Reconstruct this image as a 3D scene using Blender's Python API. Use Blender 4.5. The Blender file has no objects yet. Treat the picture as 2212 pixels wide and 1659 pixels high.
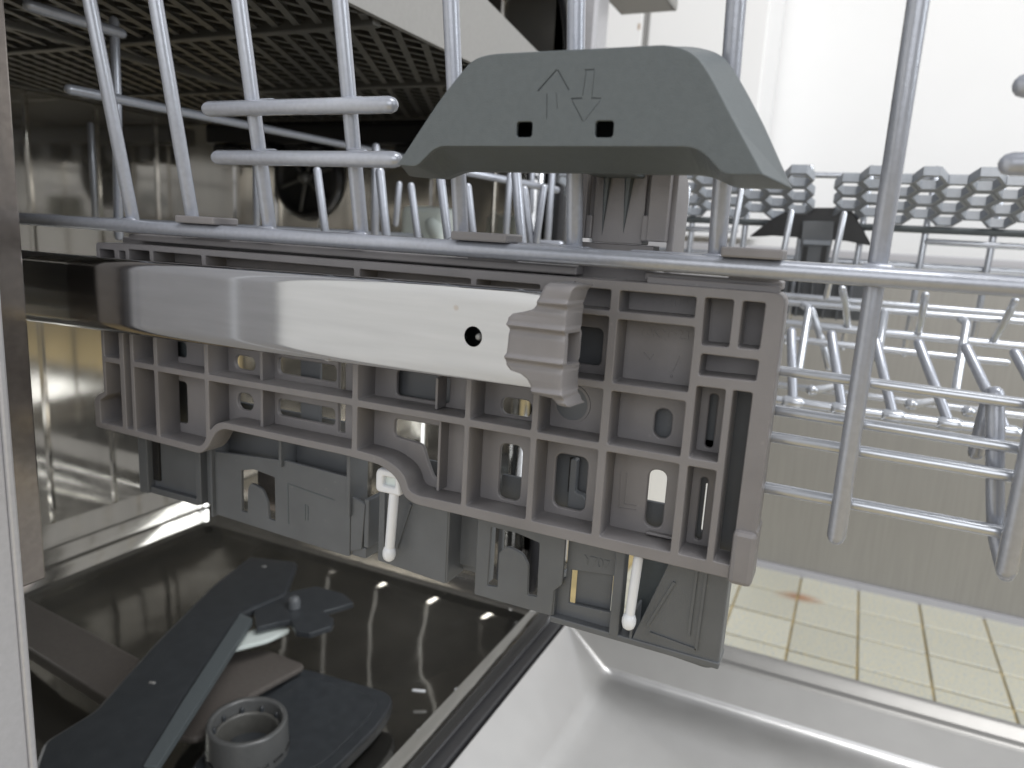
import bpy, bmesh, math, random
from mathutils import Vector, Matrix
random.seed(7)
R_ = math.radians
SC = bpy.context.scene
COL = SC.collection

# ------------------------------------------------------------------ camera
CX, CY, FPX = 1106.0, 829.5, 1600.0
def _d(p):
    v = Vector((p[0]-CX, -(p[1]-CY), -FPX)); v.normalize(); return v
_X = -_d((-2450, 303)); _Z = -_d((650, 8800)); _Z = (_Z-_X*_X.dot(_Z)).normalized(); _Y = _Z.cross(_X)
ROT = Matrix((_X, _Y, _Z))            # camera space -> world
CAM = Vector((0, -.24, .40))
cam = bpy.data.cameras.new('camera'); cam_o = bpy.data.objects.new('camera', cam); COL.objects.link(cam_o)
cam_o.matrix_world = Matrix.Translation(CAM) @ ROT.to_4x4()
cam.sensor_width = 36; cam.lens = FPX/2212*36; cam.clip_start = .005; cam.clip_end = 50
cam.dof.use_dof = True; cam.dof.focus_distance = .29; cam.dof.aperture_fstop = 13
SC.camera = cam_o
# ------------------------------------------------------------------ light
w = bpy.data.worlds.new("World"); SC.world = w; w.use_nodes = True
w.node_tree.nodes['Background'].inputs[0].default_value = (.80, .81, .83, 1)
w.node_tree.nodes['Background'].inputs[1].default_value = .44
def area(name, loc, target, sx, sy, power, col=(1, .99, .98)):
    l = bpy.data.lights.new(name, 'AREA'); l.shape = 'RECTANGLE'; l.size = sx; l.size_y = sy; l.energy = power; l.color = col
    o = bpy.data.objects.new(name, l); COL.objects.link(o); o.location = loc
    o.rotation_euler = (Vector(target)-Vector(loc)).to_track_quat('-Z', 'Y').to_euler()
area('ceiling_light', (.75, -.15, 2.1), (.25, .35, .2), 1.3, .9, 35)
area('window_light', (1.9, .1, 1.2), (-.2, .5, .2), .9, 1.1, 19, (.93, .97, 1))
area('room_light', (.35, -1.5, .9), (-.15, .2, .35), 1.3, 1.0, 9, (.97, .98, 1))
SC.view_settings.view_transform = 'Standard'; SC.view_settings.look = 'None'
SC.view_settings.exposure = .13; SC.view_settings.gamma = 1
SC.cycles.max_bounces = 10; SC.cycles.glossy_bounces = 6; SC.cycles.diffuse_bounces = 4
SC.cycles.use_denoising = True

# ------------------------------------------------------------------ measuring helpers
ZN = dict(z1=(0, 0, .39), z2=(796.3, 0, .39), z3=(1526.3, 0, .39), z4=(0, 497.7, .39), z51=(730, 497.7, .45), zp=(1526.3, 564, .31),
          z53=(0, 1012, .39), z54=(730, 1012, .39), z55=(1393.6, 1045.2, .37), z6=(185.8, 730, .3), z7=(783, 995.4, .24),
          z8=(1128, 1061.8, .24), z9=(822.9, 66.4, .42), z10=(1393.6, 298.6, .37), d=(0, 0, 1))
def at(zone, u, v, axis, val):
    a, b, s = ZN[zone]; x = a+s*u; y = b+s*v
    r = ROT @ Vector((x-CX, -(y-CY), -FPX)); t = (val-CAM[axis])/r[axis]
    return CAM + r*t

# ------------------------------------------------------------------ materials
def mat(name, col, rough=.5, metal=0, noise=0, nscale=300, bump=0, bscale=900, spec=.5, rvar=0, stretch=None, coat=0, col2=None, mix_scale=4, spots=None):
    m = bpy.data.materials.new(name); m.use_nodes = True; nt = m.node_tree; b = nt.nodes['Principled BSDF']
    b.inputs['Roughness'].default_value = rough; b.inputs['Metallic'].default_value = metal
    b.inputs['Specular IOR Level'].default_value = spec; b.inputs['Coat Weight'].default_value = coat
    tc = nt.nodes.new('ShaderNodeTexCoord'); mp = nt.nodes.new('ShaderNodeMapping'); nt.links.new(tc.outputs['Object'], mp.inputs[0])
    if stretch: mp.inputs['Scale'].default_value = stretch
    def nz(sc, det=3):
        n = nt.nodes.new('ShaderNodeTexNoise'); n.inputs['Scale'].default_value = sc; n.inputs['Detail'].default_value = det
        nt.links.new(mp.outputs[0], n.inputs['Vector']); return n
    b.inputs['Base Color'].default_value = (*col, 1)
    if noise or col2:
        n = nz(nscale if not col2 else mix_scale); r = nt.nodes.new('ShaderNodeValToRGB')
        nt.links.new(n.outputs['Fac'], r.inputs[0])
        a = tuple(c*(1-noise) for c in col); z = tuple(min(1, c*(1+noise)) for c in (col2 or col))
        r.color_ramp.elements[0].position = .3; r.color_ramp.elements[1].position = .7
        r.color_ramp.elements[0].color = (*a, 1); r.color_ramp.elements[1].color = (*z, 1)
        nt.links.new(r.outputs[0], b.inputs['Base Color'])
    if spots:
        sc_, th_, sc_col, amt = spots
        vo = nt.nodes.new('ShaderNodeTexVoronoi'); vo.inputs['Scale'].default_value = sc_; nt.links.new(tc.outputs['Object'], vo.inputs['Vector'])
        dn = nt.nodes.new('ShaderNodeTexNoise'); dn.inputs['Scale'].default_value = sc_*3; nt.links.new(tc.outputs['Object'], dn.inputs['Vector'])
        ad_ = nt.nodes.new('ShaderNodeMath'); ad_.operation = 'MULTIPLY_ADD'; nt.links.new(dn.outputs['Fac'], ad_.inputs[0]); ad_.inputs[1].default_value = th_*1.2; nt.links.new(vo.outputs['Distance'], ad_.inputs[2])
        lt = nt.nodes.new('ShaderNodeMapRange'); nt.links.new(ad_.outputs[0], lt.inputs['Value']); lt.inputs['From Min'].default_value = th_; lt.inputs['From Max'].default_value = th_*1.7; lt.inputs['To Min'].default_value = amt; lt.inputs['To Max'].default_value = 0
        sp_ = nt.nodes.new('ShaderNodeSeparateColor'); nt.links.new(vo.outputs['Color'], sp_.inputs[0])
        gt = nt.nodes.new('ShaderNodeMath'); gt.operation = 'GREATER_THAN'; gt.inputs[1].default_value = .62; nt.links.new(sp_.outputs[0], gt.inputs[0])
        mu = nt.nodes.new('ShaderNodeMath'); mu.operation = 'MULTIPLY'; nt.links.new(lt.outputs[0], mu.inputs[0]); nt.links.new(gt.outputs[0], mu.inputs[1])
        mx = nt.nodes.new('ShaderNodeMix'); mx.data_type = 'RGBA'; nt.links.new(mu.outputs[0], mx.inputs[0]); mx.inputs[7].default_value = (*sc_col, 1)
        bc = b.inputs['Base Color']
        if bc.is_linked: nt.links.new(bc.links[0].from_socket, mx.inputs[6])
        else: mx.inputs[6].default_value = (*col, 1)
        nt.links.new(mx.outputs[2], bc)
    if rvar:
        n = nz(35, 4); mr = nt.nodes.new('ShaderNodeMapRange'); mr.inputs['To Min'].default_value = max(.02, rough-rvar); mr.inputs['To Max'].default_value = rough+rvar
        nt.links.new(n.outputs['Fac'], mr.inputs['Value']); nt.links.new(mr.outputs[0], b.inputs['Roughness'])
    if bump:
        n = nz(bscale, 2); bp = nt.nodes.new('ShaderNodeBump'); bp.inputs['Strength'].default_value = bump; bp.inputs['Distance'].default_value = .0004
        nt.links.new(n.outputs['Fac'], bp.inputs['Height']); nt.links.new(bp.outputs[0], b.inputs['Normal'])
    return m
M = dict(
    warm=mat('warm_grey_plastic', (.180, .172, .176), .40, spots=(150, .10, (.27, .26, .25), .35), noise=.07, nscale=60, bump=.18, bscale=2500, rvar=.04),
    slate=mat('slate_grey_plastic', (.103, .110, .119), .42, spots=(150, .10, (.17, .17, .17), .4), noise=.08, nscale=60, bump=.2, bscale=2500, rvar=.05),
    handle=mat('dark_grey_plastic', (.083, .097, .104), .46, noise=.05, nscale=500, bump=.3, bscale=3000),
    black=mat('black_plastic', (.014, .014, .015), .4, noise=.2),
    tray=mat('cutlery_tray_plastic', (.085, .084, .078), .38, noise=.15, nscale=80),
    filt=mat('filter_grey_plastic', (.085, .087, .087), .3, noise=.05),
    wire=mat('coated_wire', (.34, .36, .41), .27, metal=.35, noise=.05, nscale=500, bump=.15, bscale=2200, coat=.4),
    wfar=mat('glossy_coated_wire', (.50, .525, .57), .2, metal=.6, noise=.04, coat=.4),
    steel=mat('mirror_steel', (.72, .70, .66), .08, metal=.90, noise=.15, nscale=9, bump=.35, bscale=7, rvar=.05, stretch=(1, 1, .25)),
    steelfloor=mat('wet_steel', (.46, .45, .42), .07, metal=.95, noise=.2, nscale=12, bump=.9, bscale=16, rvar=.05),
    flange=mat('satin_flange_steel', (.42, .42, .44), .4, metal=.3, noise=.04),
    band=mat('brown_grey_flange', (.33, .30, .28), .22, metal=.9, noise=.1),
    ledge=mat('brown_grey_ledge', (.095, .085, .078), .4, noise=.1),
    arm=mat('charcoal_plastic', (.036, .040, .045), .30, spots=(110, .10, (.10, .10, .10), .6), noise=.12, nscale=90),
    pale=mat('pale_far_side', (.86, .86, .85), .6),
    railm=mat('satin_rail_steel', (.45, .455, .465), .10, metal=1, spots=(70, .07, (.36, .31, .25), .55), noise=.05, nscale=300, bump=.035, bscale=700, rvar=.04, stretch=(.06, 1, 1)),
    railup=mat('rail_inner_steel', (.3, .3, .31), .3, metal=1),
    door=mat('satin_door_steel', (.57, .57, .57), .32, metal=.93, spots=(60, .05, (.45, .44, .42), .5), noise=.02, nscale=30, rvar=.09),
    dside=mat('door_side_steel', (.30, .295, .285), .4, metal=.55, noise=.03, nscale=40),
    rubber=mat('black_rubber_seal', (.03, .03, .033), .35),
    panel=mat('light_grey_panel', (.27, .267, .26), .45, metal=.2, noise=.03),
    white=mat('white_plastic', (.72, .74, .78), .35),
    milky=mat('milky_plastic', (.62, .68, .66), .3),
    wall=mat('white_wall', (.86, .86, .86), .7, noise=.01, nscale=6),
    cab=mat('brushed_beige_panel', (.31, .30, .28), .45, metal=.25, noise=.07, nscale=90, stretch=(6, 6, .12)),
    cabedge=mat('grey_plinth', (.42, .42, .45), .4),
    pink=mat('pink_trim', (.75, .30, .34), .5),
    rust=mat('rust_stain', (.42, .30, .20), .8),
    grout=mat('stained_grout', (.42, .33, .16), .9, noise=.3, nscale=20),
    shelf=mat('blue_grey_shelf_plastic', (.24, .26, .29), .3, noise=.06),
)
def tile_mat():
    m = mat('speckled_tile', (.62, .62, .50), .4)
    nt = m.node_tree; b = nt.nodes['Principled BSDF']; tc = nt.nodes['Texture Coordinate']
    v = nt.nodes.new('ShaderNodeTexNoise'); v.inputs['Scale'].default_value = 260; v.inputs['Detail'].default_value = 3
    g = nt.nodes.new('ShaderNodeNewGeometry'); nt.links.new(g.outputs['Position'], v.inputs['Vector'])
    r = nt.nodes.new('ShaderNodeValToRGB'); nt.links.new(v.outputs['Fac'], r.inputs[0])
    r.color_ramp.elements[0].position = .36; r.color_ramp.elements[0].color = (.40, .43, .43, 1)
    e = r.color_ramp.elements.new(.47); e.color = (.54, .54, .47, 1)
    r.color_ramp.elements[2].position = .62; r.color_ramp.elements[2].color = (.58, .54, .40, 1)
    v2 = nt.nodes.new('ShaderNodeTexNoise'); v2.inputs['Scale'].default_value = 9; nt.links.new(g.outputs['Position'], v2.inputs['Vector'])
    # rust bloom round one joint crossing
    mp = nt.nodes.new('ShaderNodeVectorMath'); mp.operation = 'SUBTRACT'; nt.links.new(g.outputs['Position'], mp.inputs[0])
    mp.inputs[1].default_value = (-.026, 1.092, -.2)
    sc = nt.nodes.new('ShaderNodeVectorMath'); sc.operation = 'MULTIPLY'; nt.links.new(mp.outputs[0], sc.inputs[0]); sc.inputs[1].default_value = (13, 24, 0)
    ln = nt.nodes.new('ShaderNodeVectorMath'); ln.operation = 'LENGTH'; nt.links.new(sc.outputs[0], ln.inputs[0])
    ad = nt.nodes.new('ShaderNodeMath'); ad.operation = 'MULTIPLY_ADD'; nt.links.new(v2.outputs['Fac'], ad.inputs[0]); ad.inputs[1].default_value = .9; nt.links.new(ln.outputs['Value'], ad.inputs[2])
    r2 = nt.nodes.new('ShaderNodeValToRGB'); nt.links.new(ad.outputs[0], r2.inputs[0])
    r2.color_ramp.elements[0].position = .35; r2.color_ramp.elements[0].color = (1, 1, 1, 1)
    r2.color_ramp.elements[1].position = 1.0; r2.color_ramp.elements[1].color = (0, 0, 0, 1)
    mx = nt.nodes.new('ShaderNodeMix'); mx.data_type = 'RGBA'; nt.links.new(r2.outputs[0], mx.inputs[0])
    nt.links.new(r.outputs[0], mx.inputs[6]); mx.inputs[7].default_value = (.33, .10, .015, 1)
    oi = nt.nodes.new('ShaderNodeObjectInfo'); hs = nt.nodes.new('ShaderNodeHueSaturation'); mr = nt.nodes.new('ShaderNodeMapRange')
    mr.inputs['To Min'].default_value = .88; mr.inputs['To Max'].default_value = 1.06; nt.links.new(oi.outputs['Random'], mr.inputs['Value']); nt.links.new(mr.outputs[0], hs.inputs['Value'])
    nt.links.new(mx.outputs[2], hs.inputs['Color']); nt.links.new(hs.outputs[0], b.inputs['Base Color']); return m
M['tile'] = tile_mat()

# ------------------------------------------------------------------ object helpers
def tag(o, label=None, cat=None, group=None, kind=None):
    if label: o['label'] = label
    if cat: o['category'] = cat
    if group: o['group'] = group
    if kind: o['kind'] = kind
    return o
def empty(name, loc=(0, 0, 0), **k):
    o = bpy.data.objects.new(name, None); COL.objects.link(o); o.location = loc; o.empty_display_size = .01
    return tag(o, **k)
def link(name, me, m, parent=None, bevel=0, smooth=False):
    if m: me.materials.clear(); me.materials.append(M[m])
    if smooth:
        me.shade_smooth()
    o = bpy.data.objects.new(name, me); COL.objects.link(o)
    if parent:
        o.parent = parent; p = parent; off = Vector((0, 0, 0))
        while p: off += p.location; p = p.parent
        o.location = -off
    if bevel:
        b = o.modifiers.new('bevel', 'BEVEL'); b.width = bevel; b.segments = 2; b.limit_method = 'ANGLE'; b.angle_limit = R_(35)
    return o
def pyd(name, vs, fs, m, parent=None, bevel=0, smooth=False, fix=True):
    me = bpy.data.meshes.new(name); me.from_pydata([tuple(v) for v in vs], [], fs); me.update()
    if fix:
        bm = bmesh.new(); bm.from_mesh(me); bmesh.ops.recalc_face_normals(bm, faces=bm.faces); bm.to_mesh(me); bm.free()
    return link(name, me, m, parent, bevel, smooth)
BF = [(0, 1, 2, 3), (7, 6, 5, 4), (0, 4, 5, 1), (1, 5, 6, 2), (2, 6, 7, 3), (3, 7, 4, 0)]
def boxv(x0, x1, y0, y1, z0, z1):
    return [(x0, y0, z0), (x1, y0, z0), (x1, y1, z0), (x0, y1, z0), (x0, y0, z1), (x1, y0, z1), (x1, y1, z1), (x0, y1, z1)]
def box(name, b, m, parent=None, bevel=0, mm=False):
    if mm: b = [c/1000 for c in b]
    return pyd(name, boxv(*b), BF, m, parent, bevel)
def boxes(name, bs, m, parent=None, bevel=0, mm=False):
    return [box(name, b, m, parent, bevel, mm) for b in bs]
def sharp(o, deg=28):
    me = o.data; me.shade_smooth(); me.set_sharp_from_angle(angle=R_(deg))
def cut(o, geos):
    """subtract closed shapes from a part for real holes and grooves (cutters are deleted)"""
    vs = []; fs = []
    for v, f in geos:
        n = len(vs); vs += [tuple(p) for p in v]; fs += [tuple(i+n for i in q) for q in f]
    me = bpy.data.meshes.new('c'); me.from_pydata(vs, [], fs); c = bpy.data.objects.new('c', me); COL.objects.link(c)
    bm = bmesh.new(); bm.from_mesh(me); bmesh.ops.recalc_face_normals(bm, faces=bm.faces); bm.to_mesh(me); bm.free()
    c.location = o.location; c.parent = o.parent
    md = o.modifiers.new('b', 'BOOLEAN'); md.object = c; md.solver = 'EXACT'; md.use_self = True
    bpy.context.view_layer.update(); dg = bpy.context.evaluated_depsgraph_get(); nm = bpy.data.meshes.new_from_object(o.evaluated_get(dg))
    o.modifiers.clear(); nm.name = o.data.name; o.data = nm; bpy.data.objects.remove(c)
def tube_geo(pts, r, n=10, cap=True):
    pts = [Vector(p) for p in pts]; vs = []; fs = []
    tang = []
    for i in range(len(pts)):
        a = pts[max(i-1, 0)]; b = pts[min(i+1, len(pts)-1)]; tang.append((b-a).normalized())
    t = tang[0]; u = t.orthogonal().normalized()
    rings = []
    if cap:
        for k in (.02, .45, .8): rings.append((pts[0]-tang[0]*r*math.sqrt(max(0, 1-k*k)), k*r, 0))
    for i in range(len(pts)): rings.append((pts[i], r, i))
    if cap:
        for k in (.8, .45, .02): rings.append((pts[-1]+tang[-1]*r*math.sqrt(1-k*k), k*r, len(pts)-1))
    last = None
    for c, rr, i in rings:
        t = tang[i]; u = (u-t*u.dot(t)).normalized(); v = t.cross(u)
        for k in range(n):
            a = 2*math.pi*k/n; vs.append(c+(u*math.cos(a)+v*math.sin(a))*rr)
    m = len(rings)
    for i in range(m-1):
        for k in range(n):
            k2 = (k+1) % n; fs.append((i*n+k, i*n+k2, (i+1)*n+k2, (i+1)*n+k))
    fs.append(tuple(range(n))); fs.append(tuple((m-1)*n+k for k in reversed(range(n))))
    return vs, fs
def bend(pts, rad=.01, n=5):
    pts = [Vector(p) for p in pts]; out = [pts[0]]
    for i in range(1, len(pts)-1):
        a = (pts[i-1]-pts[i]); b = (pts[i+1]-pts[i]); ra = min(rad, a.length*.45, b.length*.45)
        p0 = pts[i]+a.normalized()*ra; p2 = pts[i]+b.normalized()*ra
        for k in range(n+1):
            t = k/n; out.append(p0*(1-t)**2+pts[i]*2*t*(1-t)+p2*t*t)
    out.append(pts[-1]); return out
def tube(name, pts, r, m, parent=None, rad=None, n=12):
    if rad: pts = bend(pts, rad)
    vs, fs = tube_geo(pts, r, n); return pyd(name, vs, fs, m, parent, smooth=True)
def rr(x0, z0, x1, z1, r=1.0, n=4):
    r = min(r, abs(x1-x0)/2.01, abs(z1-z0)/2.01); o = []
    for cx, cz, a0 in ((x1-r, z1-r, 0), (x0+r, z1-r, 90), (x0+r, z0+r, 180), (x1-r, z0+r, 270)):
        for k in range(n+1):
            a = R_(a0+90*k/n); o.append((cx+r*math.cos(a), cz+r*math.sin(a)))
    return o
def rp(pts, r, n=4):                      # polygon with rounded corners
    out = []; L = len(pts)
    for i in range(L):
        p = Vector((pts[i][0], pts[i][1])); a = Vector(pts[i-1][:2])-p; b = Vector(pts[(i+1) % L][:2])-p
        ri = pts[i][2] if len(pts[i]) > 2 else r
        ri = min(ri, a.length*.48, b.length*.48)
        if ri < 1e-6: out.append(tuple(p)); continue
        p0 = p+a.normalized()*ri; p2 = p+b.normalized()*ri
        for k in range(n+1):
            t = k/n; q = p0*(1-t)**2+p*2*t*(1-t)+p2*t*t; out.append((q.x, q.y))
    return out
def plate(name, outer, holes, y0, y1, m, parent=None, bev=.3, plane='xz'):
    """moulded sheet: outline and openings in millimetres, y0..y1 the thickness"""
    cu = bpy.data.curves.new(name, 'CURVE'); cu.dimensions = '2D'; cu.fill_mode = 'BOTH'
    th = (y1-y0)/2; bev = min(bev, th*.9); cu.extrude = th-bev; cu.bevel_depth = bev; cu.bevel_resolution = 1; cu.offset = -bev
    for lp in [outer]+list(holes):
        s = cu.splines.new('POLY'); s.points.add(len(lp)-1); s.use_cyclic_u = True
        for i, p in enumerate(lp): s.points[i].co = (p[0], p[1], 0, 1)
    tmp = bpy.data.objects.new('tmp', cu); COL.objects.link(tmp)
    dg = bpy.context.evaluated_depsgraph_get(); me = bpy.data.meshes.new_from_object(tmp.evaluated_get(dg))
    bpy.data.objects.remove(tmp); bpy.data.curves.remove(cu)
    for v in me.vertices:
        x, y, z = v.co
        if plane == 'xz': v.co = (x/1000, (-z+(y0+y1)/2)/1000, y/1000)
        elif plane == 'xy': v.co = (x/1000, y/1000, (z+(y0+y1)/2)/1000)
        elif plane == 'yz': v.co = ((z+(y0+y1)/2)/1000, x/1000, y/1000)
    me.name = name; me.update()
    return link(name, me, m, parent)

# ================================================================== KITCHEN
ZF = -.2
fl = box('kitchen_floor', (-2, 3, -2.2, 2.4, ZF-.05, ZF-.004), 'grout'); tag(fl, 'kitchen floor of small speckled cream tiles with brown stained joints', kind='structure')
pt = .0985; x0 = -.026; y0 = .797
me = bpy.data.meshes.new('tile'); h = pt/2-.0016
me.from_pydata(boxv(-h, h, -h+.0012, h-.0012, -.004, 0), [], BF); me.update(); me.materials.append(M['tile'])
for i in range(-3, 8):
    for j in range(-1, 5):
        o = bpy.data.objects.new('tile', me); COL.objects.link(o); o.parent = fl
        o.location = (x0+pt*(i+.5), y0+pt*(j+.5)+.001*((i*7) % 3-1), ZF+random.uniform(-.0006, .0004)); o.rotation_euler.z = random.uniform(-.006, .006)
        b = o.modifiers.new('bevel', 'BEVEL'); b.width = .0012; b.segments = 1
wl = box('kitchen_wall', (-1.2, 3, 1.72, 1.8, ZF, 2.4), 'wall'); tag(wl, 'plain white kitchen wall behind the rack', kind='structure')
cb = empty('base_cabinet', (.8, 1.19, ZF), label='low brushed beige cabinet front beyond the tiled floor', cat='cabinet')
cz = at('d', 1750, 566, 1, 1.19).z; cz2 = at('d', 2200, 588, 1, 1.19).z; cz = (cz+cz2)/2+.022
box('front_panel', (-.118, 1.9, 1.19, 1.30, ZF+.012, cz-.02), 'cab', cb)
box('plinth', (-.118, 1.9, 1.182, 1.30, ZF-.0035, ZF+.011), 'cabedge', cb)
box('trim', (-.118, 1.9, 1.186, 1.19, cz-.0195, cz-.015), 'pink', cb)
box('worktop_edge', (-.62, 1.9, 1.184, 1.44, cz-.0148, cz-.001), 'cabedge', cb, .002)
wc = empty('base_cabinet', (-.4, 1.19, ZF), label='white cabinet side glimpsed through the slots of the ribbed bracket', cat='cabinet')
box('side_panel', (-.62, -.12, 1.188, 1.30, ZF-.0035, cz-.0152), 'pale', wc, .002)
xa = at('z2', 1522, 150, 1, 1.45).x; xb = at('z3', 345, 200, 1, 1.50).x
tc = empty('tall_cupboard', (xa-.3, 1.45, cz), label='tall white cupboard with a stained seam, left of the plain white wall', cat='cupboard')
box('door_panel', (xa-.62, xa-.003, 1.45, 1.7, cz+.013, 2.2), 'wall', tc, .002)
box('seam', (xa-.0028, xa+.004, 1.456, 1.7, cz+.013, 2.2), 'panel', tc)
sm = boxes('stain', [(xa-.011+random.uniform(-.002, .002), xa-.007+random.uniform(-.002, .002), 1.4492, 1.4502, z, z+random.uniform(.008, .02)) for z in [cz+.36+.045*i for i in range(8)]], 'rust', tc)
uc = empty('wall_cupboard', (xb-.3, 1.47, cz), label='plain white cupboard right of the stained seam', cat='cupboard')
box('door_panel', (xa+.005, xb, 1.47, 1.7, cz+.0125, 2.2), 'wall', uc, .004)

# ================================================================== DISHWASHER
dw = empty('dishwasher', (-.5, .24, ZF), label='built-in dishwasher with mirror steel tub and its door folded down', cat='dishwasher')
XB, XF, YL, YR, Z0, Z1 = -.815, -.30, -.032, .51, -.024, .64
# back wall with pressed vertical grooves
def pressed(name, a, b, z0, z1, nrm, m, grooves, depth=.003, bottom_r=0):
    a = Vector(a); b = Vector(b); L = (b-a).length; d = (b-a)/L; N = Vector(nrm); vs = []; fs = []
    ts = [0]
    for g in grooves: ts += [g-.004, g-.0015, g+.0015, g+.004]
    ts.append(L); zs = [z0, z0+.02, (z0+z1)/2, z1-.02, z1]
    for t in ts:
        for z in zs:
            off = 0
            if any(abs(t-g) < .002 for g in grooves) and z0 < z < z1: off = -depth
            p = a+d*t+N*off; vs.append((p.x, p.y, z))
    n = len(zs)
    for i in range(len(ts)-1):
        for j in range(n-1): fs.append((i*n+j, (i+1)*n+j, (i+1)*n+j+1, i*n+j+1))
    o = pyd(name, vs, fs, m, dw, smooth=True, fix=False); sharp(o, 12)
    return o
pressed('back_wall', (XB, YR, 0), (XB, YL, 0), Z0+.02, Z1, (1, 0, 0), 'steel', [.07, .15, .23, .31, .39, .47])
pressed('side_wall', (XB, YR, 0), (XF, YR, 0), Z0+.02, Z1, (0, -1, 0), 'steel', [.06, .13, .20, .28, .36, .44])
box('side_wall', (XB, -.361, YL-.004, YL, Z0, Z1), 'steel', dw)
box('tub_ceiling', (XB, XF, YL, YR, Z1, Z1+.004), 'steel', dw)
# floor: shallow basin with coved edges
vs = []; fs = []
prof = [(0, .064), (.002, .056), (.007, .0405), (.0075, .0395), (.011, .0385), (.0155, .0225), (.0165, .0215), (.021, .0205), (.026, .006), (.028, .0045), (.034, .0035), (.040, -.004), (.052, -.008), (.12, -.011), (.2, -.016)]
for off, dz in prof:
    x0_, x1_, y0_, y1_ = XB+off, XF+.05-off*.5, YL+off*.4, YR-off
    for p in rp([(x0_, y0_), (x1_, y0_), (x1_, y1_), (x0_, y1_)], .02, 4): vs.append((p[0], p[1], Z0+dz))
n = 20
for i in range(len(prof)-1):
    for k in range(n): fs.append((i*n+k, i*n+(k+1) % n, (i+1)*n+(k+1) % n, (i+1)*n+k))
fs.append(tuple((len(prof)-1)*n+k for k in range(n)))
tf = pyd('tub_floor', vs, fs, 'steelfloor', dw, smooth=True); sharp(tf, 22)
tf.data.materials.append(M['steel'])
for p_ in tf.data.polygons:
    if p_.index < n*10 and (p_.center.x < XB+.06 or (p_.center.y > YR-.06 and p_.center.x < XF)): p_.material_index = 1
tube('corner_glint_bead', [(XF-.022, YR-.012, Z0+.008), (XF-.022, YR-.012, .5)], .012, 'railm', dw, n=24)  # polished tube added at the corner to mirror the bright outside
# opening frame near side
bz = at('d', 105, 1248, 0, -.335).z
box('front_flange', (-.36, -.330, -.106, -.0492, ZF, .75), 'flange', dw, .001)
box('flange_edge', (-.36, -.3294, -.0491, -.0452, ZF, .75), 'flange', dw, .0012)
box('cabinet_gap_strip', (-.36, -.3305, -.110, -.1062, ZF, .75), 'white', dw)
box('front_flange', (-.36, -.330, -.137, -.1102, ZF, .75), 'flange', dw, .001)
box('inner_flange', (-.36, -.335, -.0450, -.0315, bz, .75), 'band', dw, .001)
nb = empty('neighbouring_cabinet', (-.36, -.5, ZF), label='plain white cabinet front at the near left, mirrored in the steel rail', cat='cabinet')
box('front_panel', (-.37, -.328, -.75, -.1385, ZF, .75), 'wall', nb, .002)
# far front flange with curved seal
box('front_flange', (XF-.01, XF+.02, YR+.022, YR+.06, ZF, .75), 'flange', dw, .004)
box('inner_flange', (XF-.02, XF-.002, YR, YR+.021, ZF, .72), 'band', dw, .003)
pts = [(XF+.004, YR-.01, -.02), (XF+.004, YR-.004, .3), (XF+.004, YR-.004, .60), (XF+.004, YR-.05, .655), (XF+.004, 0, .665)]
tube('door_seal', pts, .007, 'rubber', dw, rad=.06)
tube('seal_lip', [(p[0]+.006, p[1]+.012, p[2]+(.012 if i > 2 else 0)) for i, p in enumerate(pts)], .0022, 'flange', dw, rad=.06)
# lower front sill + ledge
p1 = at('z53', 160, 735, 2, .03); 
ld = [at('z53', *q, 2, .012) for q in ((120, 700), (775, 1050), (600, 1275), (140, 985))]
vs = [tuple(v) for v in ld]+[(v.x, v.y, v.z-.012) for v in ld]
pyd('ledge', vs, BF, 'ledge', dw, .002)
wk = empty('worktop', (-.2, .6, .64), label='grey underside of the worktop end at the top, above the white cupboard', cat='worktop')
qx = at('d', 1430, 10, 1, .575)
plate('slab', rp([(-290, 575), (qx.x*1000, 575, 12), (qx.x*1000, 640), (-290, 640)], 1), [], qx.z*1000+11, qx.z*1000+40, 'panel', wk, 3, plane='xy')
# black round vents on far wall
def vent(c, r, ax):
    vs = []; fs = []
    n = 28; prof = [(1.0, 0), (.96, .006), (.84, .008), (.80, .003), (.70, .001), (.0, .001)]
    for q, d in prof:
        for k in range(n):
            a = 2*math.pi*k/n; vs.append((c[0]+q*r*math.cos(a), c[1]-d, c[2]+q*r*math.sin(a)))
    for i in range(len(prof)-1):
        for k in range(n): fs.append((i*n+k, i*n+(k+1) % n, (i+1)*n+(k+1) % n, (i+1)*n+k))
    v = pyd('vent', vs, fs, 'black', dw, smooth=True)
    for k in range(6):
        a = 2*math.pi*k/6+.3; tube('spoke', [(c[0], c[1]-.004, c[2]), (c[0]+.8*r*math.cos(a), c[1]-.004, c[2]+.8*r*math.sin(a))], .0022, 'tray', v, n=6)
    tube('hub', [(c[0], c[1]-.002, c[2]), (c[0], c[1]-.008, c[2])], .008, 'tray', v)
vc = at('z1', 1710, 985, 1, YR-.002); vent(vc, .052, 1)
bw = box('guide_rail', (XB+.03, XF-.03, YR-.02, YR-.004, .492, .516), 'black', dw, .003)
for k in range(7):
    a = -.76+.068*k; box('roller_bracket', (a, a+.022, YR-.032, YR-.0045, .468, .4915), 'black', dw, .003)
# near sill below door + door
XD = -.246; ZD = -.022
seal = [at('z54', 440, 1659, 2, ZD), at('z54', 1250, 830, 2, ZD)]
box('sill_seal', (XD-.020, XD-.0045, -.1, YR+.02, ZD-.012, ZD-.001), 'rubber', dw, .003)
box('sill_edge', (XD-.0222, XD-.0205, -.1, YR+.02, ZD-.03, ZD+.0005), 'flange', dw, .001)
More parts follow.
